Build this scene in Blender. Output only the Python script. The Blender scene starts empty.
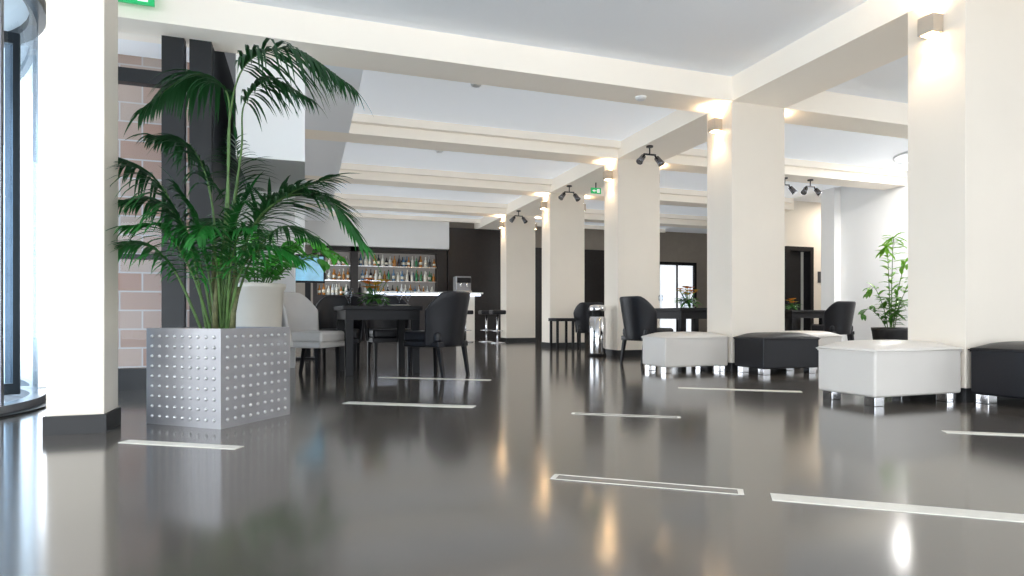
import bpy, bmesh, math, random
from mathutils import Vector, Matrix
random.seed(7)
scene = bpy.context.scene
COL = scene.collection

# ------------------------------------------------------------ materials
def mat(name, color, rough=0.5, metal=0.0, var=0.04, scale=6.0, emis=None, estr=0.0, coat=0.0, bump=0.0, trans=0.0, ior=1.5, bscale=None):
    m = bpy.data.materials.new(name); m.use_nodes = True
    nt = m.node_tree; b = nt.nodes['Principled BSDF']
    tc = nt.nodes.new('ShaderNodeTexCoord'); n = nt.nodes.new('ShaderNodeTexNoise')
    n.inputs['Scale'].default_value = scale; n.inputs['Detail'].default_value = 4
    nt.links.new(tc.outputs['Object'], n.inputs['Vector'])
    r = nt.nodes.new('ShaderNodeValToRGB')
    r.color_ramp.elements[0].position = 0.3; r.color_ramp.elements[1].position = 0.7
    r.color_ramp.elements[0].color = (*[max(0, c*(1-var)) for c in color], 1)
    r.color_ramp.elements[1].color = (*[min(1, c*(1+var)) for c in color], 1)
    nt.links.new(n.outputs['Fac'], r.inputs['Fac']); nt.links.new(r.outputs['Color'], b.inputs['Base Color'])
    b.inputs['Roughness'].default_value = rough; b.inputs['Metallic'].default_value = metal
    b.inputs['Coat Weight'].default_value = coat; b.inputs['IOR'].default_value = ior
    b.inputs['Transmission Weight'].default_value = trans
    if emis:
        b.inputs['Emission Color'].default_value = (*emis, 1); b.inputs['Emission Strength'].default_value = estr
    if bump > 0:
        n2 = nt.nodes.new('ShaderNodeTexNoise'); n2.inputs['Scale'].default_value = bscale or scale*10
        nt.links.new(tc.outputs['Object'], n2.inputs['Vector'])
        bp = nt.nodes.new('ShaderNodeBump'); bp.inputs['Strength'].default_value = bump; bp.inputs['Distance'].default_value = 0.01
        nt.links.new(n2.outputs['Fac'], bp.inputs['Height']); nt.links.new(bp.outputs['Normal'], b.inputs['Normal'])
    return m

def glass_mat(name, tint=(0.9,0.96,1.0), refl=0.9):
    m = bpy.data.materials.new(name); m.use_nodes = True
    nt = m.node_tree; nt.nodes.clear()
    o = nt.nodes.new('ShaderNodeOutputMaterial'); mx = nt.nodes.new('ShaderNodeMixShader')
    t = nt.nodes.new('ShaderNodeBsdfTransparent'); t.inputs[0].default_value = (*tint, 1)
    g = nt.nodes.new('ShaderNodeBsdfGlossy'); g.inputs['Roughness'].default_value = 0.02
    f = nt.nodes.new('ShaderNodeFresnel'); f.inputs[0].default_value = 1.45
    mu = nt.nodes.new('ShaderNodeMath'); mu.operation = 'MULTIPLY'; mu.inputs[1].default_value = refl
    nt.links.new(f.outputs[0], mu.inputs[0]); nt.links.new(mu.outputs[0], mx.inputs[0])
    nt.links.new(t.outputs[0], mx.inputs[1]); nt.links.new(g.outputs[0], mx.inputs[2]); nt.links.new(mx.outputs[0], o.inputs[0])
    return m

def floor_mat():
    m = bpy.data.materials.new('polished_resin_floor'); m.use_nodes = True
    nt = m.node_tree; b = nt.nodes['Principled BSDF']
    tc = nt.nodes.new('ShaderNodeTexCoord')
    n = nt.nodes.new('ShaderNodeTexNoise'); n.inputs['Scale'].default_value = 45; n.inputs['Detail'].default_value = 2
    n2 = nt.nodes.new('ShaderNodeTexNoise'); n2.inputs['Scale'].default_value = 0.8; n2.inputs['Detail'].default_value = 5
    mx = nt.nodes.new('ShaderNodeMix'); mx.data_type = 'FLOAT'; mx.inputs[0].default_value = 0.3
    for k in (n, n2): nt.links.new(tc.outputs['Object'], k.inputs['Vector'])
    nt.links.new(n2.outputs['Fac'], mx.inputs[2]); nt.links.new(n.outputs['Fac'], mx.inputs[3])
    r = nt.nodes.new('ShaderNodeValToRGB')
    r.color_ramp.elements[0].position = 0.35; r.color_ramp.elements[0].color = (0.080, 0.071, 0.062, 1)
    r.color_ramp.elements[1].position = 0.65; r.color_ramp.elements[1].color = (0.105, 0.093, 0.081, 1)
    nt.links.new(mx.outputs[0], r.inputs['Fac']); nt.links.new(r.outputs['Color'], b.inputs['Base Color'])
    b.inputs['Roughness'].default_value = 0.13
    b.inputs['IOR'].default_value = 2.05
    return m

def brick_mat():
    m = bpy.data.materials.new('pale_brick'); m.use_nodes = True
    nt = m.node_tree; b = nt.nodes['Principled BSDF']
    tc = nt.nodes.new('ShaderNodeTexCoord'); mp = nt.nodes.new('ShaderNodeMapping')
    mp.inputs['Rotation'].default_value = (math.radians(90), 0, 0)
    br = nt.nodes.new('ShaderNodeTexBrick')
    br.inputs['Color1'].default_value = (0.42, 0.25, 0.19, 1); br.inputs['Color2'].default_value = (0.50, 0.40, 0.34, 1)
    br.inputs['Mortar'].default_value = (0.55, 0.53, 0.52, 1); br.inputs['Scale'].default_value = 1.0
    br.inputs['Brick Width'].default_value = 0.42; br.inputs['Row Height'].default_value = 0.2; br.inputs['Mortar Size'].default_value = 0.008
    nt.links.new(tc.outputs['Object'], mp.inputs[0]); nt.links.new(mp.outputs[0], br.inputs['Vector'])
    nt.links.new(br.outputs['Color'], b.inputs['Base Color']); b.inputs['Roughness'].default_value = 0.85
    return m

def leaf_mat(name, lo, hi, z0, z1):
    m = bpy.data.materials.new(name); m.use_nodes = True
    nt = m.node_tree; b = nt.nodes['Principled BSDF']
    tc = nt.nodes.new('ShaderNodeTexCoord'); sx = nt.nodes.new('ShaderNodeSeparateXYZ')
    nt.links.new(tc.outputs['Object'], sx.inputs[0])
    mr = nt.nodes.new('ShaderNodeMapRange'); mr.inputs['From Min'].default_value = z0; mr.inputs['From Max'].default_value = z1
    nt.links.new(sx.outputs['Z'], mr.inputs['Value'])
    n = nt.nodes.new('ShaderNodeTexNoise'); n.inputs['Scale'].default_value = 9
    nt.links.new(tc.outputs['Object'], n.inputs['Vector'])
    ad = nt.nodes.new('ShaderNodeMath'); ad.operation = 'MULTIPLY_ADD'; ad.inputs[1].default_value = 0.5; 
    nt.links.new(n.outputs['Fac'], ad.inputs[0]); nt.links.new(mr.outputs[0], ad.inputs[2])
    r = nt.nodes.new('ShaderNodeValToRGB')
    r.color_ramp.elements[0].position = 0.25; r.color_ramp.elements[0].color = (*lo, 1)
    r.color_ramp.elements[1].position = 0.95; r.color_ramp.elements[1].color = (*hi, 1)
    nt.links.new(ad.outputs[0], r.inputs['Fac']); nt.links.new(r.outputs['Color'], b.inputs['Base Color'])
    b.inputs['Roughness'].default_value = 0.38
    tr = nt.nodes.new('ShaderNodeBsdfTranslucent'); nt.links.new(r.outputs['Color'], tr.inputs[0])
    mx = nt.nodes.new('ShaderNodeMixShader'); mx.inputs[0].default_value = 0.3
    o = nt.nodes['Material Output']
    nt.links.new(b.outputs[0], mx.inputs[1]); nt.links.new(tr.outputs[0], mx.inputs[2]); nt.links.new(mx.outputs[0], o.inputs[0])
    return m

M_floor = floor_mat()
M_wall = mat('cream_plaster', (0.80, 0.76, 0.69), 0.6, var=0.015, scale=2, bump=0.04)
M_col = mat('column_plaster', (0.82, 0.75, 0.65), 0.55, var=0.015, scale=2, bump=0.04)
M_ceil = mat('ceiling_plaster_glow', (0.84, 0.86, 0.89), 0.7, var=0.01, scale=1, emis=(0.9, 0.95, 1.0), estr=0.09)  # faint emission stands in for bounce light on the plaster
M_beam = mat('beam_plaster_glow', (0.88, 0.82, 0.73), 0.7, var=0.01, scale=1, emis=(1.0, 0.93, 0.82), estr=0.10)  # slight glow put in to brighten the beams; not a light source
M_panel = mat('ceiling_fill_glow', (0.82, 0.85, 0.90), 0.6, var=0.01, scale=1, emis=(0.88, 0.94, 1.0), estr=0.25)  # emissive sheet added as fill for the bays, not a real fixture
M_white = mat('white_plaster', (0.88, 0.88, 0.87), 0.6, var=0.01, scale=1)
M_grey = mat('grey_panel', (0.05, 0.055, 0.065), 0.6)
M_greige = mat('greige_wall', (0.36, 0.31, 0.26), 0.6)
M_black = mat('black_lacquer', (0.008, 0.008, 0.010), 0.5, var=0.2, ior=1.35)
M_frame = mat('black_aluminium', (0.006, 0.007, 0.009), 0.4, var=0.1)
M_base = mat('dark_baseboard', (0.012, 0.012, 0.013), 0.45)
M_brown = mat('dark_wenge', (0.011, 0.006, 0.005), 0.4, var=0.3, scale=14)
M_wleather = mat('white_leather', (0.68, 0.645, 0.60), 0.33, var=0.02, scale=3, bump=0.12, bscale=160)
M_bleather = mat('black_leather', (0.008, 0.008, 0.011), 0.36, var=0.15, scale=3, bump=0.15, bscale=160, ior=1.4)
M_cleather = mat('taupe_leather', (0.50, 0.48, 0.46), 0.35, var=0.03, bump=0.1, bscale=140)
M_chrome = mat('chrome', (0.8, 0.8, 0.82), 0.12, 1.0, var=0.02)
M_dchrome = mat('spotlight_metal', (0.20, 0.20, 0.22), 0.25, 1.0, var=0.02)
M_steel = mat('brushed_steel', (0.32, 0.32, 0.335), 0.42, 0.6, var=0.10, scale=5)
M_stud = mat('steel_stud', (0.58, 0.58, 0.59), 0.3, 0.9, var=0.02)
M_soil = mat('soil', (0.05, 0.035, 0.025), 0.9, var=0.4, scale=40)
M_stem = mat('palm_stem', (0.08, 0.16, 0.04), 0.55, var=0.3, scale=20)
M_trunk = mat('palm_trunk', (0.11, 0.12, 0.05), 0.7, var=0.4, scale=30)
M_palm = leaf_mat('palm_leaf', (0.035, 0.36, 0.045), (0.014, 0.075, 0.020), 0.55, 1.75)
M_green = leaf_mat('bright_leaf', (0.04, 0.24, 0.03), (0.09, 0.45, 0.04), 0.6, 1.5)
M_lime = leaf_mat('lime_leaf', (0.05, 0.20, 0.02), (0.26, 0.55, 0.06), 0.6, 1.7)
M_pot = mat('white_ceramic', (0.64, 0.60, 0.53), 0.35, var=0.02)
M_strip = mat('inlay_white', (0.70, 0.67, 0.60), 0.35, var=0.05, scale=20)
M_strip2 = mat('inlay_steel', (0.20, 0.185, 0.165), 0.25, var=0.1)
M_warm = mat('lamp_warm', (1, .8, .5), 0.5, emis=(1.0, 0.66, 0.34), estr=50)
M_sconce = mat('sconce_body', (0.50, 0.43, 0.35), 0.4)
M_led = mat('led_blue', (0.8, 0.9, 1), 0.4, emis=(0.76, 0.82, 1.0), estr=2.2)
M_shelfback = mat('backlit_panel', (0.22, 0.21, 0.20), 0.4, emis=(0.95, 0.88, 0.80), estr=0.06, var=0.1)
M_screen = mat('tv_screen', (0.05, 0.2, 0.3), 0.2, emis=(0.25, 0.50, 0.68), estr=0.5, var=0.6, scale=5)
M_exit = mat('exit_green', (0.02, 0.5, 0.15), 0.4, emis=(0.02, 0.6, 0.2), estr=0.2)
M_exitw = mat('exit_white', (0.9, 1, 0.9), 0.4, emis=(0.9, 1, 0.9), estr=0.4)
M_filltrim = mat('fill_disc_trim', (0.9, 0.9, 0.9), 0.5)
M_brick = brick_mat()
M_pave = mat('outdoor_paving', (0.78, 0.78, 0.76), 0.8, var=0.1)
M_glass = glass_mat('clear_glass', (0.96, 0.98, 1), 0.5); M_dglass = glass_mat('door_glass', (0.76, 0.88, 0.98), 0.7)
M_curtain = mat('white_curtain_glow', (0.9, 0.9, 0.92), 0.8, emis=(0.9, 0.95, 1), estr=0.7)  # emission stands in for daylight coming through the cloth
M_orange = mat('orange_petal', (0.95, 0.28, 0.02), 0.5, var=0.3)
M_yellow = mat('yellow_petal', (0.95, 0.60, 0.05), 0.5, var=0.2)
BOT = [mat('bottle_green', (0.03, 0.18, 0.07), 0.12), mat('bottle_amber', (0.42, 0.17, 0.03), 0.12),
       mat('bottle_clear', (0.68, 0.70, 0.70), 0.1), mat('bottle_black', (0.02, 0.02, 0.03), 0.12),
       mat('bottle_blue', (0.10, 0.20, 0.32), 0.12), mat('bottle_frost', (0.8, 0.78, 0.70), 0.3),
       mat('bottle_label', (0.85, 0.8, 0.68), 0.5)]

# ------------------------------------------------------------ geometry helpers
def finish(bm, name, mats, parent=None, smooth=False, loc=None, rotz=None):
    bmesh.ops.recalc_face_normals(bm, faces=bm.faces[:])
    me = bpy.data.meshes.new(name); bm.to_mesh(me); bm.free()
    for m in (mats if isinstance(mats, (list, tuple)) else [mats]): me.materials.append(m)
    if smooth:
        for p in me.polygons: p.use_smooth = True
    o = bpy.data.objects.new(name, me); COL.objects.link(o)
    if parent: o.parent = parent
    if loc: o.location = loc
    if rotz is not None: o.rotation_euler[2] = rotz
    return o

def bev(o, w, seg=3):
    b = o.modifiers.new('bevel', 'BEVEL'); b.width = w; b.segments = seg; b.limit_method = 'ANGLE'
    for p in o.data.polygons: p.use_smooth = True
    o.modifiers.new('wn', 'WEIGHTED_NORMAL')
    return o

def add_box(bm, x0, x1, y0, y1, z0, z1, mi=0):
    r = bmesh.ops.create_cube(bm, size=1.0)
    for v in r['verts']:
        v.co = Vector(((x0+x1)/2 + v.co.x*(x1-x0), (y0+y1)/2 + v.co.y*(y1-y0), (z0+z1)/2 + v.co.z*(z1-z0)))
    fs = set(f for v in r['verts'] for f in v.link_faces)
    for f in fs: f.material_index = mi
    return r['verts']

def box(name, x0, x1, y0, y1, z0, z1, m, parent=None, bevel=0.0, seg=3):
    cx, cy, cz = (x0+x1)/2, (y0+y1)/2, (z0+z1)/2
    bm = bmesh.new(); add_box(bm, x0-cx, x1-cx, y0-cy, y1-cy, z0-cz, z1-cz)
    o = finish(bm, name, m, parent, loc=(cx, cy, cz))
    if bevel: bev(o, bevel, seg)
    return o

def add_lathe(bm, prof, cx=0, cy=0, cz=0, n=16, mi=0, cap=True):
    rings = []
    for (r, z) in prof:
        rings.append([bm.verts.new((cx + r*math.cos(2*math.pi*i/n), cy + r*math.sin(2*math.pi*i/n), cz+z)) for i in range(n)])
    for a, b in zip(rings, rings[1:]):
        for i in range(n):
            f = bm.faces.new((a[i], a[(i+1) % n], b[(i+1) % n], b[i])); f.material_index = mi; f.smooth = True
    if cap:
        f = bm.faces.new(rings[0][::-1]); f.material_index = mi
        f = bm.faces.new(rings[-1]); f.material_index = mi

def lathe(name, prof, m, parent=None, n=24, loc=(0, 0, 0), cap=True):
    bm = bmesh.new(); add_lathe(bm, prof, n=n, cap=cap)
    o = finish(bm, name, m, parent, loc=loc)
    for p in o.data.polygons: p.use_smooth = len(p.vertices) == 4
    return o

def add_tube(bm, pts, rad, n=6, mi=0):
    rings = []
    for i, p in enumerate(pts):
        t = (pts[min(i+1, len(pts)-1)] - pts[max(i-1, 0)]).normalized()
        up = Vector((0, 0, 1)) if abs(t.z) < 0.95 else Vector((1, 0, 0))
        a = t.cross(up).normalized(); b = t.cross(a).normalized()
        r = rad[i] if isinstance(rad, (list, tuple)) else rad
        rings.append([bm.verts.new(p + a*r*math.cos(2*math.pi*k/n) + b*r*math.sin(2*math.pi*k/n)) for k in range(n)])
    for A, B in zip(rings, rings[1:]):
        for k in range(n):
            f = bm.faces.new((A[k], A[(k+1) % n], B[(k+1) % n], B[k])); f.material_index = mi; f.smooth = True
    f = bm.faces.new(rings[0]); f.material_index = mi
    f = bm.faces.new(rings[-1]); f.material_index = mi

def spline(ctrl, n):
    P = [ctrl[0]*2 - ctrl[1]] + list(ctrl) + [ctrl[-1]*2 - ctrl[-2]]
    out = []; segs = len(ctrl)-1
    for i in range(n+1):
        u = i/n*segs; k = min(int(u), segs-1); t = u-k
        p0, p1, p2, p3 = P[k:k+4]
        out.append(0.5*((2*p1) + (p2-p0)*t + (2*p0-5*p1+4*p2-p3)*t*t + (3*p1-p0-3*p2+p3)*t**3))
    return out

def add_leaf(bm, base, d, length, width, droop, mi=0, seg=5, prof='palm'):
    d = d.normalized(); side = d.cross(Vector((0, 0, 1)))
    if side.length < 0.05: side = Vector((1, 0, 0))
    side.normalize(); prev = None; p = base.copy(); dd = d.copy()
    for i in range(seg+1):
        t = i/seg
        w = width*(0.35+0.65*math.sin(math.pi*min(1, t*1.6+0.1)/1.0) if t < .3 else 1-((t-.3)/.7)**1.6) if prof == 'palm' else width*math.sin(math.pi*(0.04+0.94*t))**0.8
        w = max(w, 0.0008)
        nrm = side.cross(dd).normalized()
        a = bm.verts.new(p - side*w/2 + nrm*w*0.18); c = bm.verts.new(p); b = bm.verts.new(p + side*w/2 + nrm*w*0.18)
        if prev:
            for q in ((prev[0], prev[1], c, a), (prev[1], prev[2], b, c)):
                f = bm.faces.new(q); f.material_index = mi; f.smooth = True
        prev = (a, c, b)
        dd = (dd + Vector((0, 0, -droop/seg))).normalized()
        p = p + dd*length/seg

def add_frond(bm, ctrl, start=0.35, nleaf=26, L=0.34, W=0.02, droop=1.0, r0=0.009, ms=0, ml=1):
    pts = spline(ctrl, 40)
    add_tube(bm, pts, [r0*(1-0.85*i/40) for i in range(41)], 6, ms)
    for k in range(nleaf):
        t = start + (1-start)*(k+0.5)/nleaf
        u = t*40; i = min(int(u), 39); p = pts[i].lerp(pts[i+1], u-i); tan = (pts[i+1]-pts[i]).normalized()
        s = tan.cross(Vector((0, 0, 1)))
        if s.length < 0.15: s = s + Vector((0.947, -0.322, 0))*0.5
        s.normalize()
        tt = (t-start)/(1-start)
        ll = L*(0.55+0.45*math.sin(math.pi*min(1, tt*1.25+.1)))*(1-0.35*tt**2)*random.uniform(.88, 1.08)
        for sg in (-1, 1):
            dr = tan*(0.45+0.65*tt) + s*sg*(0.95-0.35*tt) + Vector((0, 0, random.uniform(0.0, .28)))
            add_leaf(bm, p, dr + Vector((random.uniform(-.08, .08), random.uniform(-.08, .08), 0)), ll, W*random.uniform(.85, 1.15), droop*random.uniform(.7, 1.2), ml)
    add_leaf(bm, pts[-1], pts[-1]-pts[-2], L*.5, W, droop*.5, ml)

def empty(name, loc=(0, 0, 0), rotz=0):
    e = bpy.data.objects.new(name, None); e.empty_display_size = 0.2
    COL.objects.link(e); e.location = loc; e.rotation_euler[2] = rotz
    return e

def light(name, kind, loc, energy, color=(1, 1, 1), rot=(0, 0, 0), parent=None, **kw):
    l = bpy.data.lights.new(name, kind); l.energy = energy; l.color = color
    for k, v in kw.items(): setattr(l, k, v)
    o = bpy.data.objects.new(name, l); COL.objects.link(o); o.location = loc; o.rotation_euler = rot
    if parent: o.parent = parent
    return o

ZS, ZC = 3.12, 3.40       # beam soffit / ceiling
CX0, CX1, CD = 4.66, 5.42, 0.46
CY = [3.2, 5.82, 8.52, 11.31, 14.12]

# ------------------------------------------------------------ room shell
box('floor', -4.6, 14, -4, 18, -0.1, 0, M_floor)
box('ground_outside', -18, -4.62, -8, 22, -0.12, -0.02, M_pave)
box('terrace_outside', -4.6, -0.95, 6.45, 18, 0.0, 0.006, M_pave)
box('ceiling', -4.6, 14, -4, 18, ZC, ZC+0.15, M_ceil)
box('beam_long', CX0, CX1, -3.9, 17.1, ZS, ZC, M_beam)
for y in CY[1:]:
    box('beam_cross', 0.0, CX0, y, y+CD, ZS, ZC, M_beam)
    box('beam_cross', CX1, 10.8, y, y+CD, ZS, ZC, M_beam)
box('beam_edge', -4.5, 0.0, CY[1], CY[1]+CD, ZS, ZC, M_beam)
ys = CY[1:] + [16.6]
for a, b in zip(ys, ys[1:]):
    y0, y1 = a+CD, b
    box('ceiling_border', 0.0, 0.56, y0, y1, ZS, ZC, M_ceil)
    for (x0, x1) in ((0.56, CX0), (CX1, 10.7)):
        box('ceiling_fill_panel', x0, x1, y0, y1, ZC-0.03, ZC, M_panel)  # glowing infill added to brighten each recess
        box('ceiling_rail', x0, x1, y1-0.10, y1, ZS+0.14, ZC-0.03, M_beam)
box('wall_bulkhead', -0.62, -0.001, CY[1]+CD, 16.6, 2.15, ZC, M_white)
box('wall_left', -0.92, -0.80, 6.2, 8.9, 0, ZC, M_grey)
box('wall_left', -0.92, -0.80, 8.9, 17.2, 2.5, ZC, M_grey)
box('wall_left', -0.92, -0.80, 16.5, 17.2, 0, 2.5, M_grey)
bm = bmesh.new()
for i in range(6):
    y = 8.94 + i*1.504; add_box(bm, -.90, -.82, y-0.03, y+0.03, 0, 2.5)
for z in (0.0, 2.42): add_box(bm, -.90, -.82, 8.9, 16.5, z, z+0.08)
finish(bm, 'fill_window_left', M_frame)  # added opening, lets ground-bounced daylight up onto ceiling and beams
box('wall_pillar', -0.78, -0.12, 7.95, 8.6, 0, 2.15, M_white)
box('wall_back', -0.92, 14, 17.2, 17.35, 0, ZC, M_greige)
box('wall_right', 10.8, 10.95, -4, 10.0, 0, ZC, M_white)
box('wall_right_end', 10.62, 10.98, 10.0, 10.35, 0, ZC, M_white)
box('wall_inner', 9.9, 10.8, 11.6, 11.75, 0, ZC, M_wall)
box('wall_inner', 11.62, 14, 11.6, 11.75, 0, ZC, M_wall)
box('wall_inner', 10.8, 11.62, 11.6, 11.75, 2.3, ZC, M_wall)
box('wall_far_right', 14, 14.15, -4, 17.35, 0, ZC, M_wall)
bm = bmesh.new()
add_box(bm, 10.8, 10.9, 11.54, 11.76, 0, 2.3); add_box(bm, 11.52, 11.62, 11.54, 11.76, 0, 2.3); add_box(bm, 10.9, 11.52, 11.54, 11.76, 2.2, 2.3)
add_box(bm, 10.9, 11.34, 11.66, 11.70, 0, 2.2)
finish(bm, 'door_1', M_black)
box('wall_plaque', 11.8, 11.98, 11.585, 11.6, 1.45, 1.72, M_grey)
box('wall_rear', -4.6, 14, -4.1, -4, 2.9, ZC, M_wall)
box('wall_rear', 4.5, 6.8, -4.1, -4, 0, 2.9, M_wall)
bm = bmesh.new()
for i in range(7):
    x = -4.5 + i*1.5; add_box(bm, x-0.04, x+0.04, -4.08, -4.0, 0, 2.9)
for z in (0.0, 2.1, 2.82): add_box(bm, -4.5, 4.5, -4.08, -4.0, z, z+0.08)
finish(bm, 'window_1', M_frame)
bm = bmesh.new()
for i in range(4):
    x = 6.84 + i*1.3; add_box(bm, x-0.04, x+0.04, -4.08, -4.0, 0, 2.9)
for z in (0.0, 2.1, 2.82): add_box(bm, 6.8, 10.8, -4.08, -4.0, z, z+0.08)
finish(bm, 'fill_window_rear', M_frame)  # added glazing behind the camera, brings daylight to the right wall
bm = bmesh.new()
for i in range(8):
    y = -3.9 + i*1.35; add_box(bm, -4.58, -4.5, y-0.04, y+0.04, 0, ZC)
for z in (0.0, 2.1, ZC-0.08): add_box(bm, -4.58, -4.5, -4, 5.6, z, z+0.08)
finish(bm, 'window_2', M_frame)

# facade window facing the brick wall
w3 = empty('window_3', (0, 0, 0))
bm = bmesh.new(); fy = 6.12
def fr(x0, x1, z0, z1): add_box(bm, x0, x1, fy-0.04, fy+0.06, z0, z1)
fr(-2.02, -1.96, 0, ZC); fr(-1.20, -1.02, 0, ZC); fr(-0.98, -0.80, 0, ZC)
for z0, z1 in ((0, 0.18), (1.14, 1.18), (2.68, 2.80), (3.30, ZC)): fr(-1.96, -1.20, z0, z1)
fr(-1.02, -0.98, 0, .3); fr(-1.02, -0.98, 2.68, 2.8)
finish(bm, 'frame', M_frame, w3)
bm = bmesh.new(); v = [bm.verts.new(p) for p in ((-1.96, fy, .18), (-1.20, fy, .18), (-1.20, fy, 3.3), (-1.96, fy, 3.3))]; bm.faces.new(v)
finish(bm, 'pane', M_glass, w3)
box('wall_brick_outside', -2.35, -0.93, 7.4, 7.7, 0, 5, M_brick)

# ------------------------------------------------------------ columns
def column(x0, x1, y0, y1, ztop):
    r = empty('column', ((x0+x1)/2, (y0+y1)/2, 0))
    hx, hy = (x1-x0)/2, (y1-y0)/2
    box('shaft', -hx, hx, -hy, hy, 0.1, ztop, M_col, r, 0.004, 2)
    box('plinth', -hx-0.012, hx+0.012, -hy-0.012, hy+0.012, 0, 0.1, M_base, r)
    return r
def sconce(x, y, z):
    r = empty('wall_sconce', (x, y, z))
    box('housing', -0.055, 0.055, -0.065, 0.065, -0.07, 0.07, M_sconce, r, 0.006)
    box('lens_top', -0.035, 0.035, -0.045, 0.045, 0.0702, 0.074, M_warm, r)
    box('lens_bottom', -0.035, 0.035, -0.045, 0.045, -0.074, -0.0702, M_warm, r)
    for s in (1, -1):
        light('lamp', 'SPOT', (0, 0, 0.085*s), 16, (1.0, 0.78, 0.54), (math.pi if s > 0 else 0, 0, 0), r,
              spot_size=math.radians(140 if s > 0 else 90), spot_blend=0.7, shadow_soft_size=0.03)
for y in CY:
    column(CX0, CX1, y, y+CD, ZS)
    sconce(CX0-0.056, y+CD/2, 2.90)
    sconce(CX1+0.056, y+CD/2, 2.90)
column(-1.315, -1.045, 3.89, 4.15, ZC)

# ------------------------------------------------------------ floor inlays
def inlay(a, b, w, outlined=False):
    a, b = Vector((*a, 0)), Vector((*b, 0)); d = (b-a); L = d.length
    ang = math.atan2(d.y, d.x)
    bm = bmesh.new()
    if outlined:
        add_box(bm, -L/2, L/2, -w/2, w/2, 0, 0.0015, 1)
        add_box(bm, -L/2, L/2, -w/2, -w/2+0.006, 0.0015, 0.003, 0); add_box(bm, -L/2, L/2, w/2-0.006, w/2, 0.0015, 0.003, 0)
        add_box(bm, -L/2, -L/2+0.02, -w/2+0.006, w/2-0.006, 0.0015, 0.003, 0); add_box(bm, L/2-0.02, L/2, -w/2+0.006, w/2-0.006, 0.0015, 0.003, 0)
    else:
        add_box(bm, -L/2, L/2, -w/2, w/2, 0, 0.003, 0)
    c = (a+b)/2
    finish(bm, 'floor_inlay_strip', [M_strip, M_strip2], loc=(c.x, c.y, 0.0), rotz=ang)
s = 0.94
def S(p): return (p[0]*s, p[1]*s)
inlay(S((1.66, 1.85)), S((2.60, 1.14)), 0.085)
inlay(S((0.99, 2.38)), S((1.60, 1.93)), 0.075, True)
inlay(S((0.30, 4.94)), S((1.20, 4.40)), 0.10)
inlay(S((1.76, 3.88)), S((2.38, 3.49)), 0.06, True)
inlay(S((3.34, 4.94)), S((4.22, 4.33)), 0.09)
inlay(S((-.93, 3.80)), S((-.32, 3.42)), 0.07)
inlay(S((3.55, 2.56)), S((4.10, 2.20)), 0.07)
inlay(S((0.79, 6.86)), S((1.86, 6.17)), 0.07)

# ------------------------------------------------------------ ottomans
def ottoman(x0, x1, y0, y1, m):
    r = empty('ottoman', ((x0+x1)/2, (y0+y1)/2, 0)); hx, hy = (x1-x0)/2-0.006, (y1-y0)/2-0.006
    box('body', -hx, hx, -hy, hy, 0.065, 0.39, m, r, 0.02, 4)
    bm = bmesh.new(); N = 14; g = []
    for i in range(N+1):
        row = []
        for j in range(N+1):
            u, v = i/N*2-1, j/N*2-1
            z = 0.405 + 0.05*((1-abs(u)**5)*(1-abs(v)**5))
            row.append(bm.verts.new((u*(hx+0.004), v*(hy+0.004), z)))
        g.append(row)
    for i in range(N):
        for j in range(N): bm.faces.new((g[i][j], g[i+1][j], g[i+1][j+1], g[i][j+1]))
    ed = [e for e in bm.edges if e.is_boundary]
    ex = bmesh.ops.extrude_edge_only(bm, edges=ed)
    for v in [e for e in ex['geom'] if isinstance(e, bmesh.types.BMVert)]: v.co.z = 0.375
    o = finish(bm, 'cushion', m, r, smooth=True); bev(o, 0.012, 3)
    zz = 0.392
    bm = bmesh.new()
    c = [Vector((-hx-.006, -hy-.006, zz)), Vector((hx+.006, -hy-.006, zz)), Vector((hx+.006, hy+.006, zz)), Vector((-hx-.006, hy+.006, zz))]
    for i in range(4): add_tube(bm, [c[i], c[(i+1) % 4]], 0.005, 6)
    finish(bm, 'piping', m, r, True)
    k = 0
    for sx in (-1, 1):
        for sy in (-1, 1):
            k += 1; cx, cy = sx*(hx-0.07), sy*(hy-0.07)
            box('leg_%d' % k, cx-0.045, cx+0.045, cy-0.045, cy+0.045, 0, 0.066, M_chrome, r, 0.004, 2)
ottoman(3.77, 4.638, 3.20, 3.72, M_wleather)
ottoman(4.66, 5.5, 2.68, 3.18, M_bleather)
ottoman(3.78, 4.638, 5.84, 6.34, M_wleather)
ottoman(4.66, 5.44, 5.31, 5.80, M_bleather)
ottoman(5.47, 6.32, 5.82, 6.30, M_wleather)

# ------------------------------------------------------------ studded planter with palm
ang = math.atan2(0.78, 0.626)
pc = Vector((-0.45, 3.775, 0)) + 0.285*Vector((-0.78, 0.626, 0)) + 0.285*Vector((0.626, 0.78, 0))
pl = empty('palm_in_studded_planter', pc, ang)
H = 0.568; hw = 0.285
bm = bmesh.new()
add_box(bm, -hw, hw, -hw, -hw+0.012, 0, H); add_box(bm, -hw, hw, hw-0.012, hw, 0, H)
add_box(bm, -hw, -hw+0.012, -hw+0.012, hw-0.012, 0, H); add_box(bm, hw-0.012, hw, -hw+0.012, hw-0.012, 0, H)
add_box(bm, -hw+.012, hw-.012, -hw+.012, hw-.012, 0.0, 0.02)
finish(bm, 'box', M_steel, pl)
bm = bmesh.new(); n = 9
for f in range(4):
    R = Matrix.Rotation(f*math.pi/2, 3, 'Z')
    for i in range(n):
        for j in range(n):
            u = (i-(n-1)/2)*0.0595; z = 0.048 + j*0.059
            r_ = bmesh.ops.create_uvsphere(bm, u_segments=14, v_segments=10, radius=0.0105)
            for v in r_['verts']:
                v.co = R @ Vector((v.co.x + u, v.co.y - hw, v.co.z + z))
finish(bm, 'studs', M_stud, pl, True)
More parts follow.
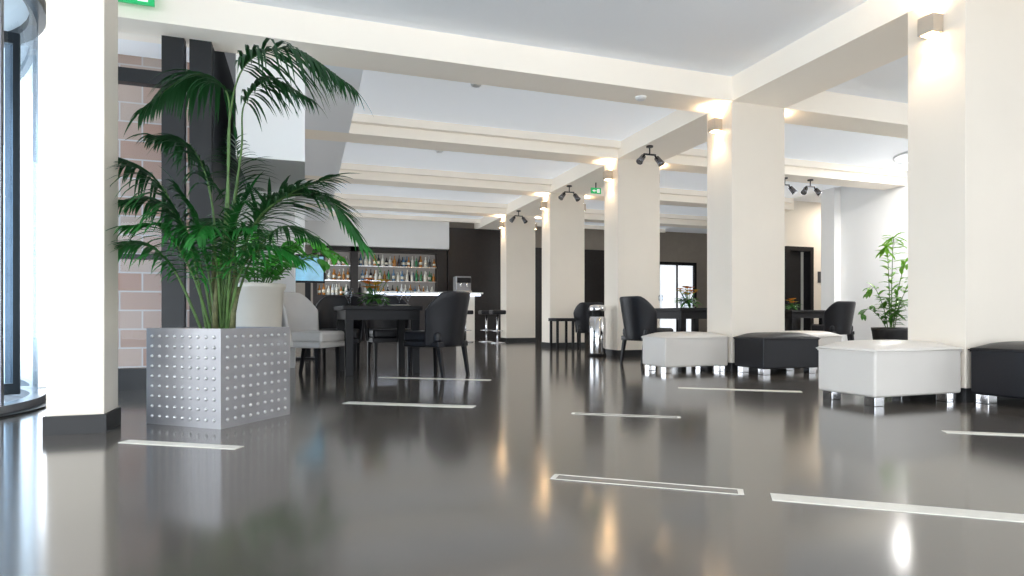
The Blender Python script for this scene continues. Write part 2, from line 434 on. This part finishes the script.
box('soil', -hw+0.013, hw-0.013, -hw+0.013, hw-0.013, 0.02, H-0.03, M_soil, pl)
Rv = Vector((0.947, -0.322, 0)); Fv = Vector((0.322, 0.947, 0))
inv = Matrix.Rotation(-ang, 3, 'Z')
def P(u, z, w=0.0): return inv @ (Rv*u + Fv*w + Vector((0, 0, z)))
bm = bmesh.new()
F = [
 ([(-.02,.5),(.04,1.2),(.05,1.85),(.16,2.22),(.46,2.30),(.80,2.08)], .56, 42, .52, 1.7),
 ([(-.05,.5),(.02,1.2),(.05,1.75),(.02,2.06),(-.20,2.14),(-.50,1.92)], .58, 34, .40, 1.7),
 ([(-.05,.5),(.03,1.2,.05),(.08,1.7,.1),(.10,2.0,.1),(.26,2.16,.12),(.5,2.05,.15)], .60, 28, .36, 1.7),
 ([(-.08,.5),(-.18,1.1,-.05),(-.38,1.5,-.1),(-.70,1.64,-.12)], .33, 38, .46, 1.7),
 ([(.0,.5),(.10,1.05,.05),(.36,1.38,.05),(.66,1.36,0),(.90,1.08,-.05)], .28, 46, .48, 0.7),
 ([(.02,.5),(.20,1.15,-.05),(.46,1.36,-.15),(.74,1.46,-.2)], .33, 34, .40, 0.9),
 ([(-.1,.5),(-.26,.95,-.1),(-.45,1.08,-.15),(-.62,.95,-.2)], .28, 28, .34, 1.2),
 ([(-.04,.5),(-.10,1.3,.1),(-.24,1.72,.1),(-.50,1.80,.1)], .43, 32, .36, 1.6),
 ([(.0,.5),(.02,1.2,.1),(.04,1.55,.15),(.0,1.8,.2)], .42, 24, .30, 1.2),
 ([(.03,.5),(.16,.92,-.08),(.34,1.06,-.12),(.54,.98,-.15)], .28, 28, .34, 1.2),
 ([(0,.5),(.03,.95,-.12),(.05,1.15,-.28),(.06,1.08,-.42)], .28, 28, .30, 1.3),
 ([(-.05,.5),(-.12,.9,-.12),(-.22,1.15,-.26),(-.35,1.15,-.36)], .28, 28, .32, 1.3),
 ([(.0,.5),(-.05,1.0,.15),(-.2,1.3,.4),(-.4,1.3,.6)], .33, 24, .34, 1.3),
 ([(.02,.5),(.12,1.0,.15),(.25,1.25,.35),(.42,1.2,.55)], .33, 24, .34, 1.3),
 ([(-.04,.5),(-.12,1.0,-.05),(-.30,1.32,-.1),(-.55,1.34,-.12)], .30, 30, .38, 1.5),
 ([(.03,.5),(.10,.9,-.1),(.20,1.12,-.2),(.34,1.16,-.3)], .28, 26, .32, 1.3),
 ([(-.02,.5),(-.06,.95,-.06),(-.12,1.25,-.1),(-.20,1.42,-.14)], .30, 26, .32, 1.2),
 ([(.0,.5),(.06,.95,-.04),(.12,1.22,-.06),(.22,1.40,-.1)], .30, 26, .32, 1.2),
]
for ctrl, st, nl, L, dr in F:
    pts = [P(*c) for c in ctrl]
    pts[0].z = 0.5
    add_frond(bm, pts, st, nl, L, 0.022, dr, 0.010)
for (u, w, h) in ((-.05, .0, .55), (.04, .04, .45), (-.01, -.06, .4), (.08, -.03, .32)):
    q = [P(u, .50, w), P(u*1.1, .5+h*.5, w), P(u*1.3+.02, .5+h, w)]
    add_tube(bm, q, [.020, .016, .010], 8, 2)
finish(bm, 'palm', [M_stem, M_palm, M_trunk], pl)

# ------------------------------------------------------------ leafy potted plants
def leafy(name, loc, pot_prof, pot_mat, z0, stems, mleaf, leafL, leafW):
    r = empty(name, loc)
    lathe('pot', pot_prof, pot_mat, r, 32)
    lathe('soil', [(pot_prof[-1][0]*.8, 0), (pot_prof[-1][0]*.8, 0.012)], M_soil, r, 20, (0, 0, z0-0.005))
    bm = bmesh.new()
    for (u, w, h, cu, nn) in stems:
        c = [Vector((0, 0, z0))+Rv*u*.15+Fv*w*.15, Vector((0, 0, z0+h*.55))+Rv*u*.45+Fv*w*.45, Vector((0, 0, z0+h))+Rv*u+Fv*w, Vector((0, 0, z0+h-cu))+Rv*u*1.35+Fv*w*1.35]
        pts = spline(c, 20); add_tube(bm, pts, [.007*(1-.7*i/20) for i in range(21)], 5, 0)
        for k in range(nn):
            i = 3+int(17*k/nn); p = pts[i]; t = (pts[min(i+1, 20)]-pts[i-1]).normalized()
            sd = t.cross(Vector((0, 0, 1)));
            if sd.length < .1: sd = Vector((1, 0, 0))
            sd.normalize()
            a = random.uniform(0, 6.28)
            for sg in (-1, 1):
                add_leaf(bm, p, t*.5+sd*sg+Vector((math.cos(a)*.4, math.sin(a)*.4, random.uniform(-.1, .5))), leafL*random.uniform(.7, 1.1), leafW, .6, 1, 4, 'oval')
    finish(bm, 'foliage', [M_stem, mleaf], r)
    return r
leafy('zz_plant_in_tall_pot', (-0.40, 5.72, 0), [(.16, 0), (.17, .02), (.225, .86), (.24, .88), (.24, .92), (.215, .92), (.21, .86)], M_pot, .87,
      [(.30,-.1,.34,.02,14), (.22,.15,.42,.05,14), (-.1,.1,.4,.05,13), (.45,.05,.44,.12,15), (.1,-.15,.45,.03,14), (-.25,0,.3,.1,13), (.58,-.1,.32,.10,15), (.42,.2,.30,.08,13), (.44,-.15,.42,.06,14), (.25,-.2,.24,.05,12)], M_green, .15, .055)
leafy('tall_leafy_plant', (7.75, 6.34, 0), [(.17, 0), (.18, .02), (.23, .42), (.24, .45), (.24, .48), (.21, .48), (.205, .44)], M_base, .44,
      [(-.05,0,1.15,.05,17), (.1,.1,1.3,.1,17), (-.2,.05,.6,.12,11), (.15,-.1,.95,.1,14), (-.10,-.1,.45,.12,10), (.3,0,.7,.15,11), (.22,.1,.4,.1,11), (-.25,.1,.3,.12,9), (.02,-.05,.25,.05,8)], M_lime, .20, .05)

# ------------------------------------------------------------ tub dining chair
def chair(x, y, rot, m_in, m_out=None):
    m_out = m_out or m_in
    r = empty('dining_chair', (x, y, 0), rot)
    box('seat', -.25, .25, -.27, .22, .36, .48, m_in, r, .035, 4)
    box('seat_frame', -.255, .255, -.26, .23, .31, .37, m_out, r, .01, 2)
    bm = bmesh.new(); NA, NZ = 20, 8; A = math.radians(78); grid = []
    for i in range(NA+1):
        a = -A + 2*A*i/NA; row = []
        top = .90 - .20*max(0, (abs(a)/A-.45)/.55)**1.5
        for j in range(NZ+1):
            t = j/NZ; z = .32 + (top-.32)*t
            rr = .265 + .05*t**1.3
            row.append(bm.verts.new((rr*math.sin(a)*1.02, rr*math.cos(a)*.95 + .04*t, z)))
        grid.append(row)
    for i in range(NA):
        for j in range(NZ): bm.faces.new((grid[i][j], grid[i+1][j], grid[i+1][j+1], grid[i][j+1]))
    o = finish(bm, 'curved_back', m_out, r, True)
    sm = o.modifiers.new('sol', 'SOLIDIFY'); sm.thickness = .045; sm.offset = 0
    b = o.modifiers.new('bev', 'BEVEL'); b.width = .016; b.segments = 3
    k = 0
    for sx in (-1, 1):
        for sy, tilt in ((-1, 0), (1, .06)):
            k += 1; bm = bmesh.new()
            v = add_box(bm, -.022, .022, -.022, .022, 0, .33)
            for q in v:
                if q.co.z < .1: q.co.x = q.co.x*.65; q.co.y = q.co.y*.65 + tilt*sy
            finish(bm, 'leg_%d' % k, M_black, r, loc=(sx*.21, sy*.20, 0))
    return r
def table(x, y, rot=0, sz=.9, h=.75):
    r = empty('dining_table', (x, y, 0), rot); a = sz/2
    box('top', -a, a, -a, a, h-.045, h, M_black, r, .006, 2)
    box('apron', -a+.03, a-.03, -a+.03, a-.03, h-.15, h-.045, M_black, r)
    k = 0
    for sx in (-1, 1):
        for sy in (-1, 1):
            k += 1; cx, cy = sx*(a-.07), sy*(a-.07)
            box('leg_%d' % k, cx-.04, cx+.04, cy-.04, cy+.04, 0, h-.15, M_black, r, .004, 2)
    return r
def flowers(x, y, z, sc=1.0):
    r = empty('flower_centerpiece', (x, y, z)); r.scale = (sc, sc, sc)
    lathe('bowl', [(.05, 0.001), (.075, .01), (.095, .06), (.085, .10), (.08, .10), (.088, .06), (.06, .02)], M_glass, r, 20)
    bm = bmesh.new()
    for i in range(24):
        a = random.uniform(0, 6.28); e = random.uniform(.1, 1.0)
        add_leaf(bm, Vector((0, 0, .06)), Vector((math.cos(a), math.sin(a), e)), random.uniform(.14, .22), .035, .9, 0, 4, 'oval')
    for i in range(13):
        a = random.uniform(0, 6.28); rr = random.uniform(.02, .10); p = Vector((math.cos(a)*rr, math.sin(a)*rr, random.uniform(.14, .22)))
        add_tube(bm, [Vector((0, 0, .04)), p], .003, 4, 0)
        for q in range(8):
            b = q*.785; add_leaf(bm, p, Vector((math.cos(b), math.sin(b), .8)), .055, .034, .6, 1+(i % 3 == 0), 3, 'oval')
    finish(bm, 'blooms', [M_lime, M_orange, M_yellow], r)
def glassware(x, y, z):
    lathe('wine_glass', [(.034, 0.001), (.034, .003), (.005, .008), (.004, .08), (.03, .11), (.036, .15), (.03, .19), (.028, .19), (.034, .15), (.028, .112)], M_glass, None, 16, (x, y, z))
def plate(x, y, z):
    lathe('dinner_plate', [(.06, 0.001), (.12, .012), (.115, .015), (.06, .006)], M_pot, None, 24, (x, y, z))

table(.78, 7.10, math.radians(4), .86)
chair(.06, 6.84, math.radians(58), M_cleather)
chair(1.36, 6.52, math.radians(-142), M_bleather)
chair(.40, 7.85, math.radians(-10), M_bleather)
chair(1.02, 7.9, math.radians(5), M_bleather)
flowers(.74, 6.98, .75, 1.35)
for dx, dy in ((-.32, -.32), (.34, -.1), (-.3, .3), (.3, .3)): glassware(.78+dx, 7.10+dy, .75)
for dx, dy in ((.28, .10), (.20, -.28)): plate(.78+dx, 7.10+dy, .75)
table(5.15, 7.35, 0, .85); chair(4.36, 7.18, math.radians(100), M_bleather); chair(5.95, 7.4, math.radians(-90), M_bleather); flowers(5.1, 7.3, .75, 1.3)
for dx, dy in ((-.25, -.25), (.25, -.3), (-.3, .25)): glassware(5.15+dx, 7.35+dy, .75)
table(8.95, 9.4, 0, .85); chair(9.80, 9.3, math.radians(-95), M_bleather); chair(8.12, 9.4, math.radians(90), M_bleather); chair(9.0, 8.5, math.radians(180), M_bleather)
flowers(8.95, 9.4, .75)
r = empty('side_table', (4.66, 10.72, 0))
box('top', -.2, .2, -.2, .2, .54, .6, M_black, r, .005)
for i, (a, b) in enumerate(((-1, -1), (-1, 1), (1, -1), (1, 1))): box('leg_%d' % (i+1), a*.16-.02, a*.16+.02, b*.16-.02, b*.16+.02, 0, .54, M_black, r)
chair(5.26, 10.75, math.radians(160), M_bleather)
chair(6.1, 12.3, math.radians(60), M_bleather); table(6.95, 12.9)
r = empty('chrome_litter_bin', (4.42, 8.75, 0))
lathe('body', [(.125, 0), (.13, .01), (.13, .60), (.12, .61), (.12, .63)], M_chrome, r, 32)
lathe('neck', [(.09, .63), (.09, .72)], M_black, r, 24)
lathe('lid', [(.13, .72), (.135, .73), (.135, .78), (.11, .81), (.05, .82)], M_chrome, r, 32)
lathe('foot_ring', [(.14, 0), (.14, .04), (.131, .045)], M_black, r, 32)

# ------------------------------------------------------------ bar
bar = empty('bar_counter', (0, 0, 0))
box('front', 1.5, 3.62, 15.0, 15.5, 0.08, 1.15, M_brown, bar)
box('plinth', 1.5, 3.62, 15.06, 15.5, 0, .08, M_base, bar)
box('top', 1.45, 4.3, 14.9, 15.6, 1.20, 1.24, M_white, bar, .004)
box('led_strip', 1.5, 4.25, 14.96, 15.0, 1.15, 1.20, M_led, bar)
box('end_block', 3.62, 4.1, 15.0, 15.5, 0, 1.20, M_wall, bar)
box('wall_fascia_bar', 0.0, 3.8, 16.6, 16.75, 2.5, ZC, M_white)
box('wall_bar_panel', 3.8, 5.6, 16.7, 17.19, 0, ZS, M_brown)
box('wall_dark_panel', 5.7, 10.6, 17.1, 17.19, 0, 2.7, M_brown)
shelf = empty('back_bar_shelving', (0, 0, 0))
box('back_panel', .3, 3.6, 17.1, 17.18, 1.2, 2.5, M_shelfback, shelf)
box('side_left', .2, .3, 16.78, 17.18, 0, 2.5, M_brown, shelf); box('side_right', 3.5, 3.79, 16.78, 17.18, 0, 2.5, M_brown, shelf)
box('cabinet', .3, 3.5, 16.78, 17.18, 0, 1.2, M_brown, shelf)
box('divider', 1.15, 1.35, 16.78, 17.1, 1.2, 2.5, M_brown, shelf)
for i, z in enumerate((1.58, 1.98)): box('shelf_%d' % (i+1), .3, 3.5, 16.82, 17.1, z, z+.02, M_chrome, shelf)
box('shelf_top', .3, 3.5, 16.78, 17.1, 2.38, 2.5, M_brown, shelf)
bm = bmesh.new()
for z in (1.2, 1.60, 2.0):
    for yy0 in (16.88, 16.99):
        x = .36 + (0 if yy0 < 16.95 else .05)
        while x < 3.45:
            if not 1.1 < x < 1.4 and random.random() < .93:
                h = random.uniform(.22, .33); rr = random.uniform(.034, .048); mi = random.choice((0, 1, 1, 2, 2, 3, 4, 5, 5))
                yy = yy0+random.uniform(-.01, .01)
                add_lathe(bm, [(rr*.9, 0), (rr, .01), (rr, h*.58), (rr*.35, h*.74), (rr*.32, h*.97), (rr*.36, h)], x, yy, z+.001, 8, mi)
                if random.random() < .7: add_lathe(bm, [(rr+.001, h*.2), (rr+.001, h*.45)], x, yy, z, 8, 6)
            x += random.uniform(.10, .14)
finish(bm, 'bottle_collection', BOT)
r = empty('coffee_machine', (3.85, 15.3, 1.24))
box('body', -.2, .2, -.15, .2, .04, .42, M_steel, r, .02); box('drip_tray', -.2, .2, -.22, .2, 0, .05, M_chrome, r)
box('panel', -.18, .18, -.2, -.14, .25, .38, M_black, r, .01)
lathe('group_head', [(.03, .15), (.03, .25)], M_chrome, r, 12, (-.08, -.17, 0)); lathe('group_head_2', [(.03, .15), (.03, .25)], M_chrome, r, 12, (.08, -.17, 0))
for (x, y) in ((4.25, 14.45), (3.7, 14.4), (4.3, 13.7)):
    r = empty('bar_stool', (x, y, 0))
    lathe('base', [(.19, 0), (.19, .015), (.03, .03)], M_chrome, r, 24); lathe('post', [(.025, .03), (.025, .68)], M_chrome, r, 12)
    lathe('foot_ring', [(.14, .28), (.15, .29), (.14, .30), (.13, .29)], M_chrome, r, 20, cap=False)
    box('spoke', -.14, .14, -.01, .01, .28, .3, M_chrome, r)
    box('seat', -.17, .17, -.17, .17, .68, .78, M_bleather, r, .03)
r = empty('television', (.04, 9.5, 1.35))
box('bezel', -.24, .24, -.03, .03, -.22, .2, M_black, r, .006); box('screen', -.22, .22, -.034, -.0305, -.19, .17, M_screen, r)
box('stand', -.04, .04, -.03, .03, -1.32, -.22, M_black, r); box('foot', -.18, .18, -.15, .15, -1.35, -1.32, M_black, r)

r = empty('window_4', (11.5, 17.1, 0))
bm = bmesh.new(); add_box(bm, -.75, -.65, -.05, .03, 0, 2.4); add_box(bm, .65, .75, -.05, .03, 0, 2.4); add_box(bm, -.65, .65, -.05, .03, 2.3, 2.4); add_box(bm, -.03, .03, -.05, -.03, 0, 2.3)
finish(bm, 'frame', M_black, r)
bm = bmesh.new(); pv = None
for i in range(61):
    x = -.65+1.3*i/60; y = .03+.02*math.sin(i*1.1)
    a, b = bm.verts.new((x, y, .05)), bm.verts.new((x, y, 2.3))
    if pv: bm.faces.new((pv[0], a, b, pv[1]))
    pv = (a, b)
finish(bm, 'curtain', M_curtain, r, True)

# ------------------------------------------------------------ revolving door
rd = empty('revolving_door', (-3.06, 5.1, 0)); R = 1.22
def arc(name, r0, r1, z0, z1, a0, a1, m, n=48):
    bm = bmesh.new(); pr = None
    for i in range(n+1):
        a = a0+(a1-a0)*i/n; c, s_ = math.cos(a), math.sin(a)
        if r0 == r1:
            q = [bm.verts.new((r0*c, r0*s_, z0)), bm.verts.new((r0*c, r0*s_, z1))]
            if pr: bm.faces.new((pr[0], q[0], q[1], pr[1]))
        else:
            q = [bm.verts.new((r0*c, r0*s_, z0)), bm.verts.new((r1*c, r1*s_, z0)), bm.verts.new((r1*c, r1*s_, z1)), bm.verts.new((r0*c, r0*s_, z1))]
            if pr:
                for k in range(4): bm.faces.new((pr[k], pr[(k+1) % 4], q[(k+1) % 4], q[k]))
        pr = q
    return finish(bm, name, m, rd, r0 == r1)
tp = 2*math.pi
arc('base_ring', R-.05, R+.05, 0.001, .06, 0, tp, M_steel, 72)
arc('threshold_ring', R+.051, R+.13, 0.001, .012, 0, tp, M_frame, 72)
arc('top_ring', R-.05, R+.05, 2.88, 2.98, 0, tp, M_frame, 72)
arc('glass_right', R, R, .06, 2.88, -1.25, 0.9, M_dglass)
arc('glass_left', R, R, .06, 2.88, math.pi-.9, math.pi+1.25, M_dglass)
for i, a in enumerate((-1.25, -.25, .9, math.pi-.9, math.pi+1.25)):
    box('mullion_%d' % (i+1), R*math.cos(a)-.02, R*math.cos(a)+.02, R*math.sin(a)-.02, R*math.sin(a)+.02, .06, 2.88, M_steel, rd)
lathe('canopy', [(R-.05, 2.94), (R-.05, 2.98)], M_white, rd, 48)
for k in range(3):
    a = .25+k*tp/3; w = empty('wing_%d' % (k+1), (0, 0, 0), a); w.parent = rd
    bm = bmesh.new()
    add_box(bm, .02, R-.1, -.02, .02, .07, .15); add_box(bm, .02, R-.1, -.02, .02, 2.62, 2.7); add_box(bm, R-.14, R-.1, -.02, .02, .15, 2.62); add_box(bm, .02, .06, -.02, .02, .15, 2.62)
    finish(bm, 'frame', M_frame, w)
    bm = bmesh.new(); v = [bm.verts.new(p) for p in ((.06, 0, .15), (R-.14, 0, .15), (R-.14, 0, 2.62), (.06, 0, 2.62))]; bm.faces.new(v)
    finish(bm, 'pane', M_dglass, w)

# ------------------------------------------------------------ ceiling fittings
def spot_cluster(x, y, z=ZS):
    r = empty('track_spotlight', (x, y, z))
    lathe('plate', [(.05, -.02), (.05, 0)], M_frame, r, 16); lathe('stem', [(.01, -.12), (.01, -.02)], M_frame, r, 8)
    box('bar', -.10, .10, -.012, .012, -.135, -.115, M_frame, r)
    for k, (ox, dx, dy) in enumerate(((-.09, -.75, -.35), (.09, .35, -.5))):
        d = Vector((dx, dy, -.8)).normalized(); p = Vector((ox, 0, -.14))
        bm = bmesh.new(); add_tube(bm, [p, p+d*.03, p+d*.035, p+d*.14, p+d*.17], [.012, .014, .038, .045, .052], 14)
        finish(bm, 'head_%d' % (k+1), M_dchrome, r, True)
        bm = bmesh.new(); add_tube(bm, [p+d*.171, p+d*.174], [.042, .042], 14); finish(bm, 'lens_%d' % (k+1), M_chrome, r)
for (x, y) in ((4.76, 7.75), (4.76, 10.6), (4.76, 13.5)): spot_cluster(x, y)
spot_cluster(8.15, 8.75); spot_cluster(8.7, 8.72)
for (x, y, z) in ((1.9, 6.9, ZC-.03), (2.1, 9.9, ZC-.03), (3.6, 6.05, ZS)):
    lathe('smoke_detector', [(.04, -.035), (.06, -.02), (.065, 0)], M_white, None, 20, (x, y, z))
def exit_sign(x, y, z, w=.13):
    r = empty('exit_sign', (x, y, z))
    box('panel', -w, w, -.012, .012, -w*1.05, 0, M_exit, r)
    bm = bmesh.new(); add_box(bm, w*.2, w*.7, -.016, -.0125, -w*.9, -w*.2)
    v = [bm.verts.new((-w*.8, -.014, -w*.55)), bm.verts.new((-w*.35, -.014, -w*.3)), bm.verts.new((-w*.35, -.014, -w*.8))]; bm.faces.new(v)
    add_box(bm, -w*.35, w*.05, -.016, -.0125, -w*.62, -w*.48)
    finish(bm, 'pictogram', M_exitw, r)
    box('hanger', -.01, .01, -.005, .005, 0, (ZS if y > 7 else ZC)-z, M_frame, r)
exit_sign(5.12, 10.2, 3.02, .10); exit_sign(-1.33, 5.72, 3.36, .15)

# ------------------------------------------------------------ lighting
w = bpy.data.worlds.new('World'); scene.world = w; w.use_nodes = True
nt = w.node_tree; bg = nt.nodes['Background']
sky = nt.nodes.new('ShaderNodeTexSky'); sky.sky_type = 'HOSEK_WILKIE'; sky.turbidity = 6; sky.ground_albedo = .5
sky.sun_direction = Vector((-.5, -.4, .6)).normalized()
mx = nt.nodes.new('ShaderNodeMix'); mx.data_type = 'RGBA'; mx.inputs[0].default_value = .15
mx.inputs[6].default_value = (.89, .945, 1.0, 1); nt.links.new(sky.outputs[0], mx.inputs[7]); nt.links.new(mx.outputs[2], bg.inputs[0])
bg.inputs[1].default_value = 5.2
def fill_disc(x, y, z, e, c=(1, .86, .70), size=.8):  # invented ceiling discs, added to brighten the right side
    r = empty('fill_disc_light', (x, y, z)); k = size/2
    lathe('trim', [(k, -.03), (k+.02, -.03), (k+.02, 0), (k, 0)], M_filltrim, r, 32, cap=False)
    light('lamp', 'AREA', (0, 0, -.02), e, c, (0, 0, 0), r, shape='DISK', size=size)
fill_disc(12.4, 10.8, ZC, 45)
fill_disc(10.0, 4.6, ZC-.03, 70, (1, .97, .93), 1.1)
fill_disc(10.0, 7.4, ZC-.03, 90, (1, .97, .93), 1.1)

# ------------------------------------------------------------ camera
cam = bpy.data.cameras.new('camera'); co = bpy.data.objects.new('camera', cam); COL.objects.link(co)
co.location = (0, 0, .64); co.rotation_euler = (math.radians(90), 0, math.radians(-18.8))
cam.lens = 608/1024*36; cam.sensor_width = 36; cam.shift_y = 28/1024; cam.clip_end = 200; cam.clip_start = .02
scene.camera = co
scene.view_settings.view_transform = 'Standard'
scene.view_settings.look = 'None'
scene.view_settings.exposure = 0.36
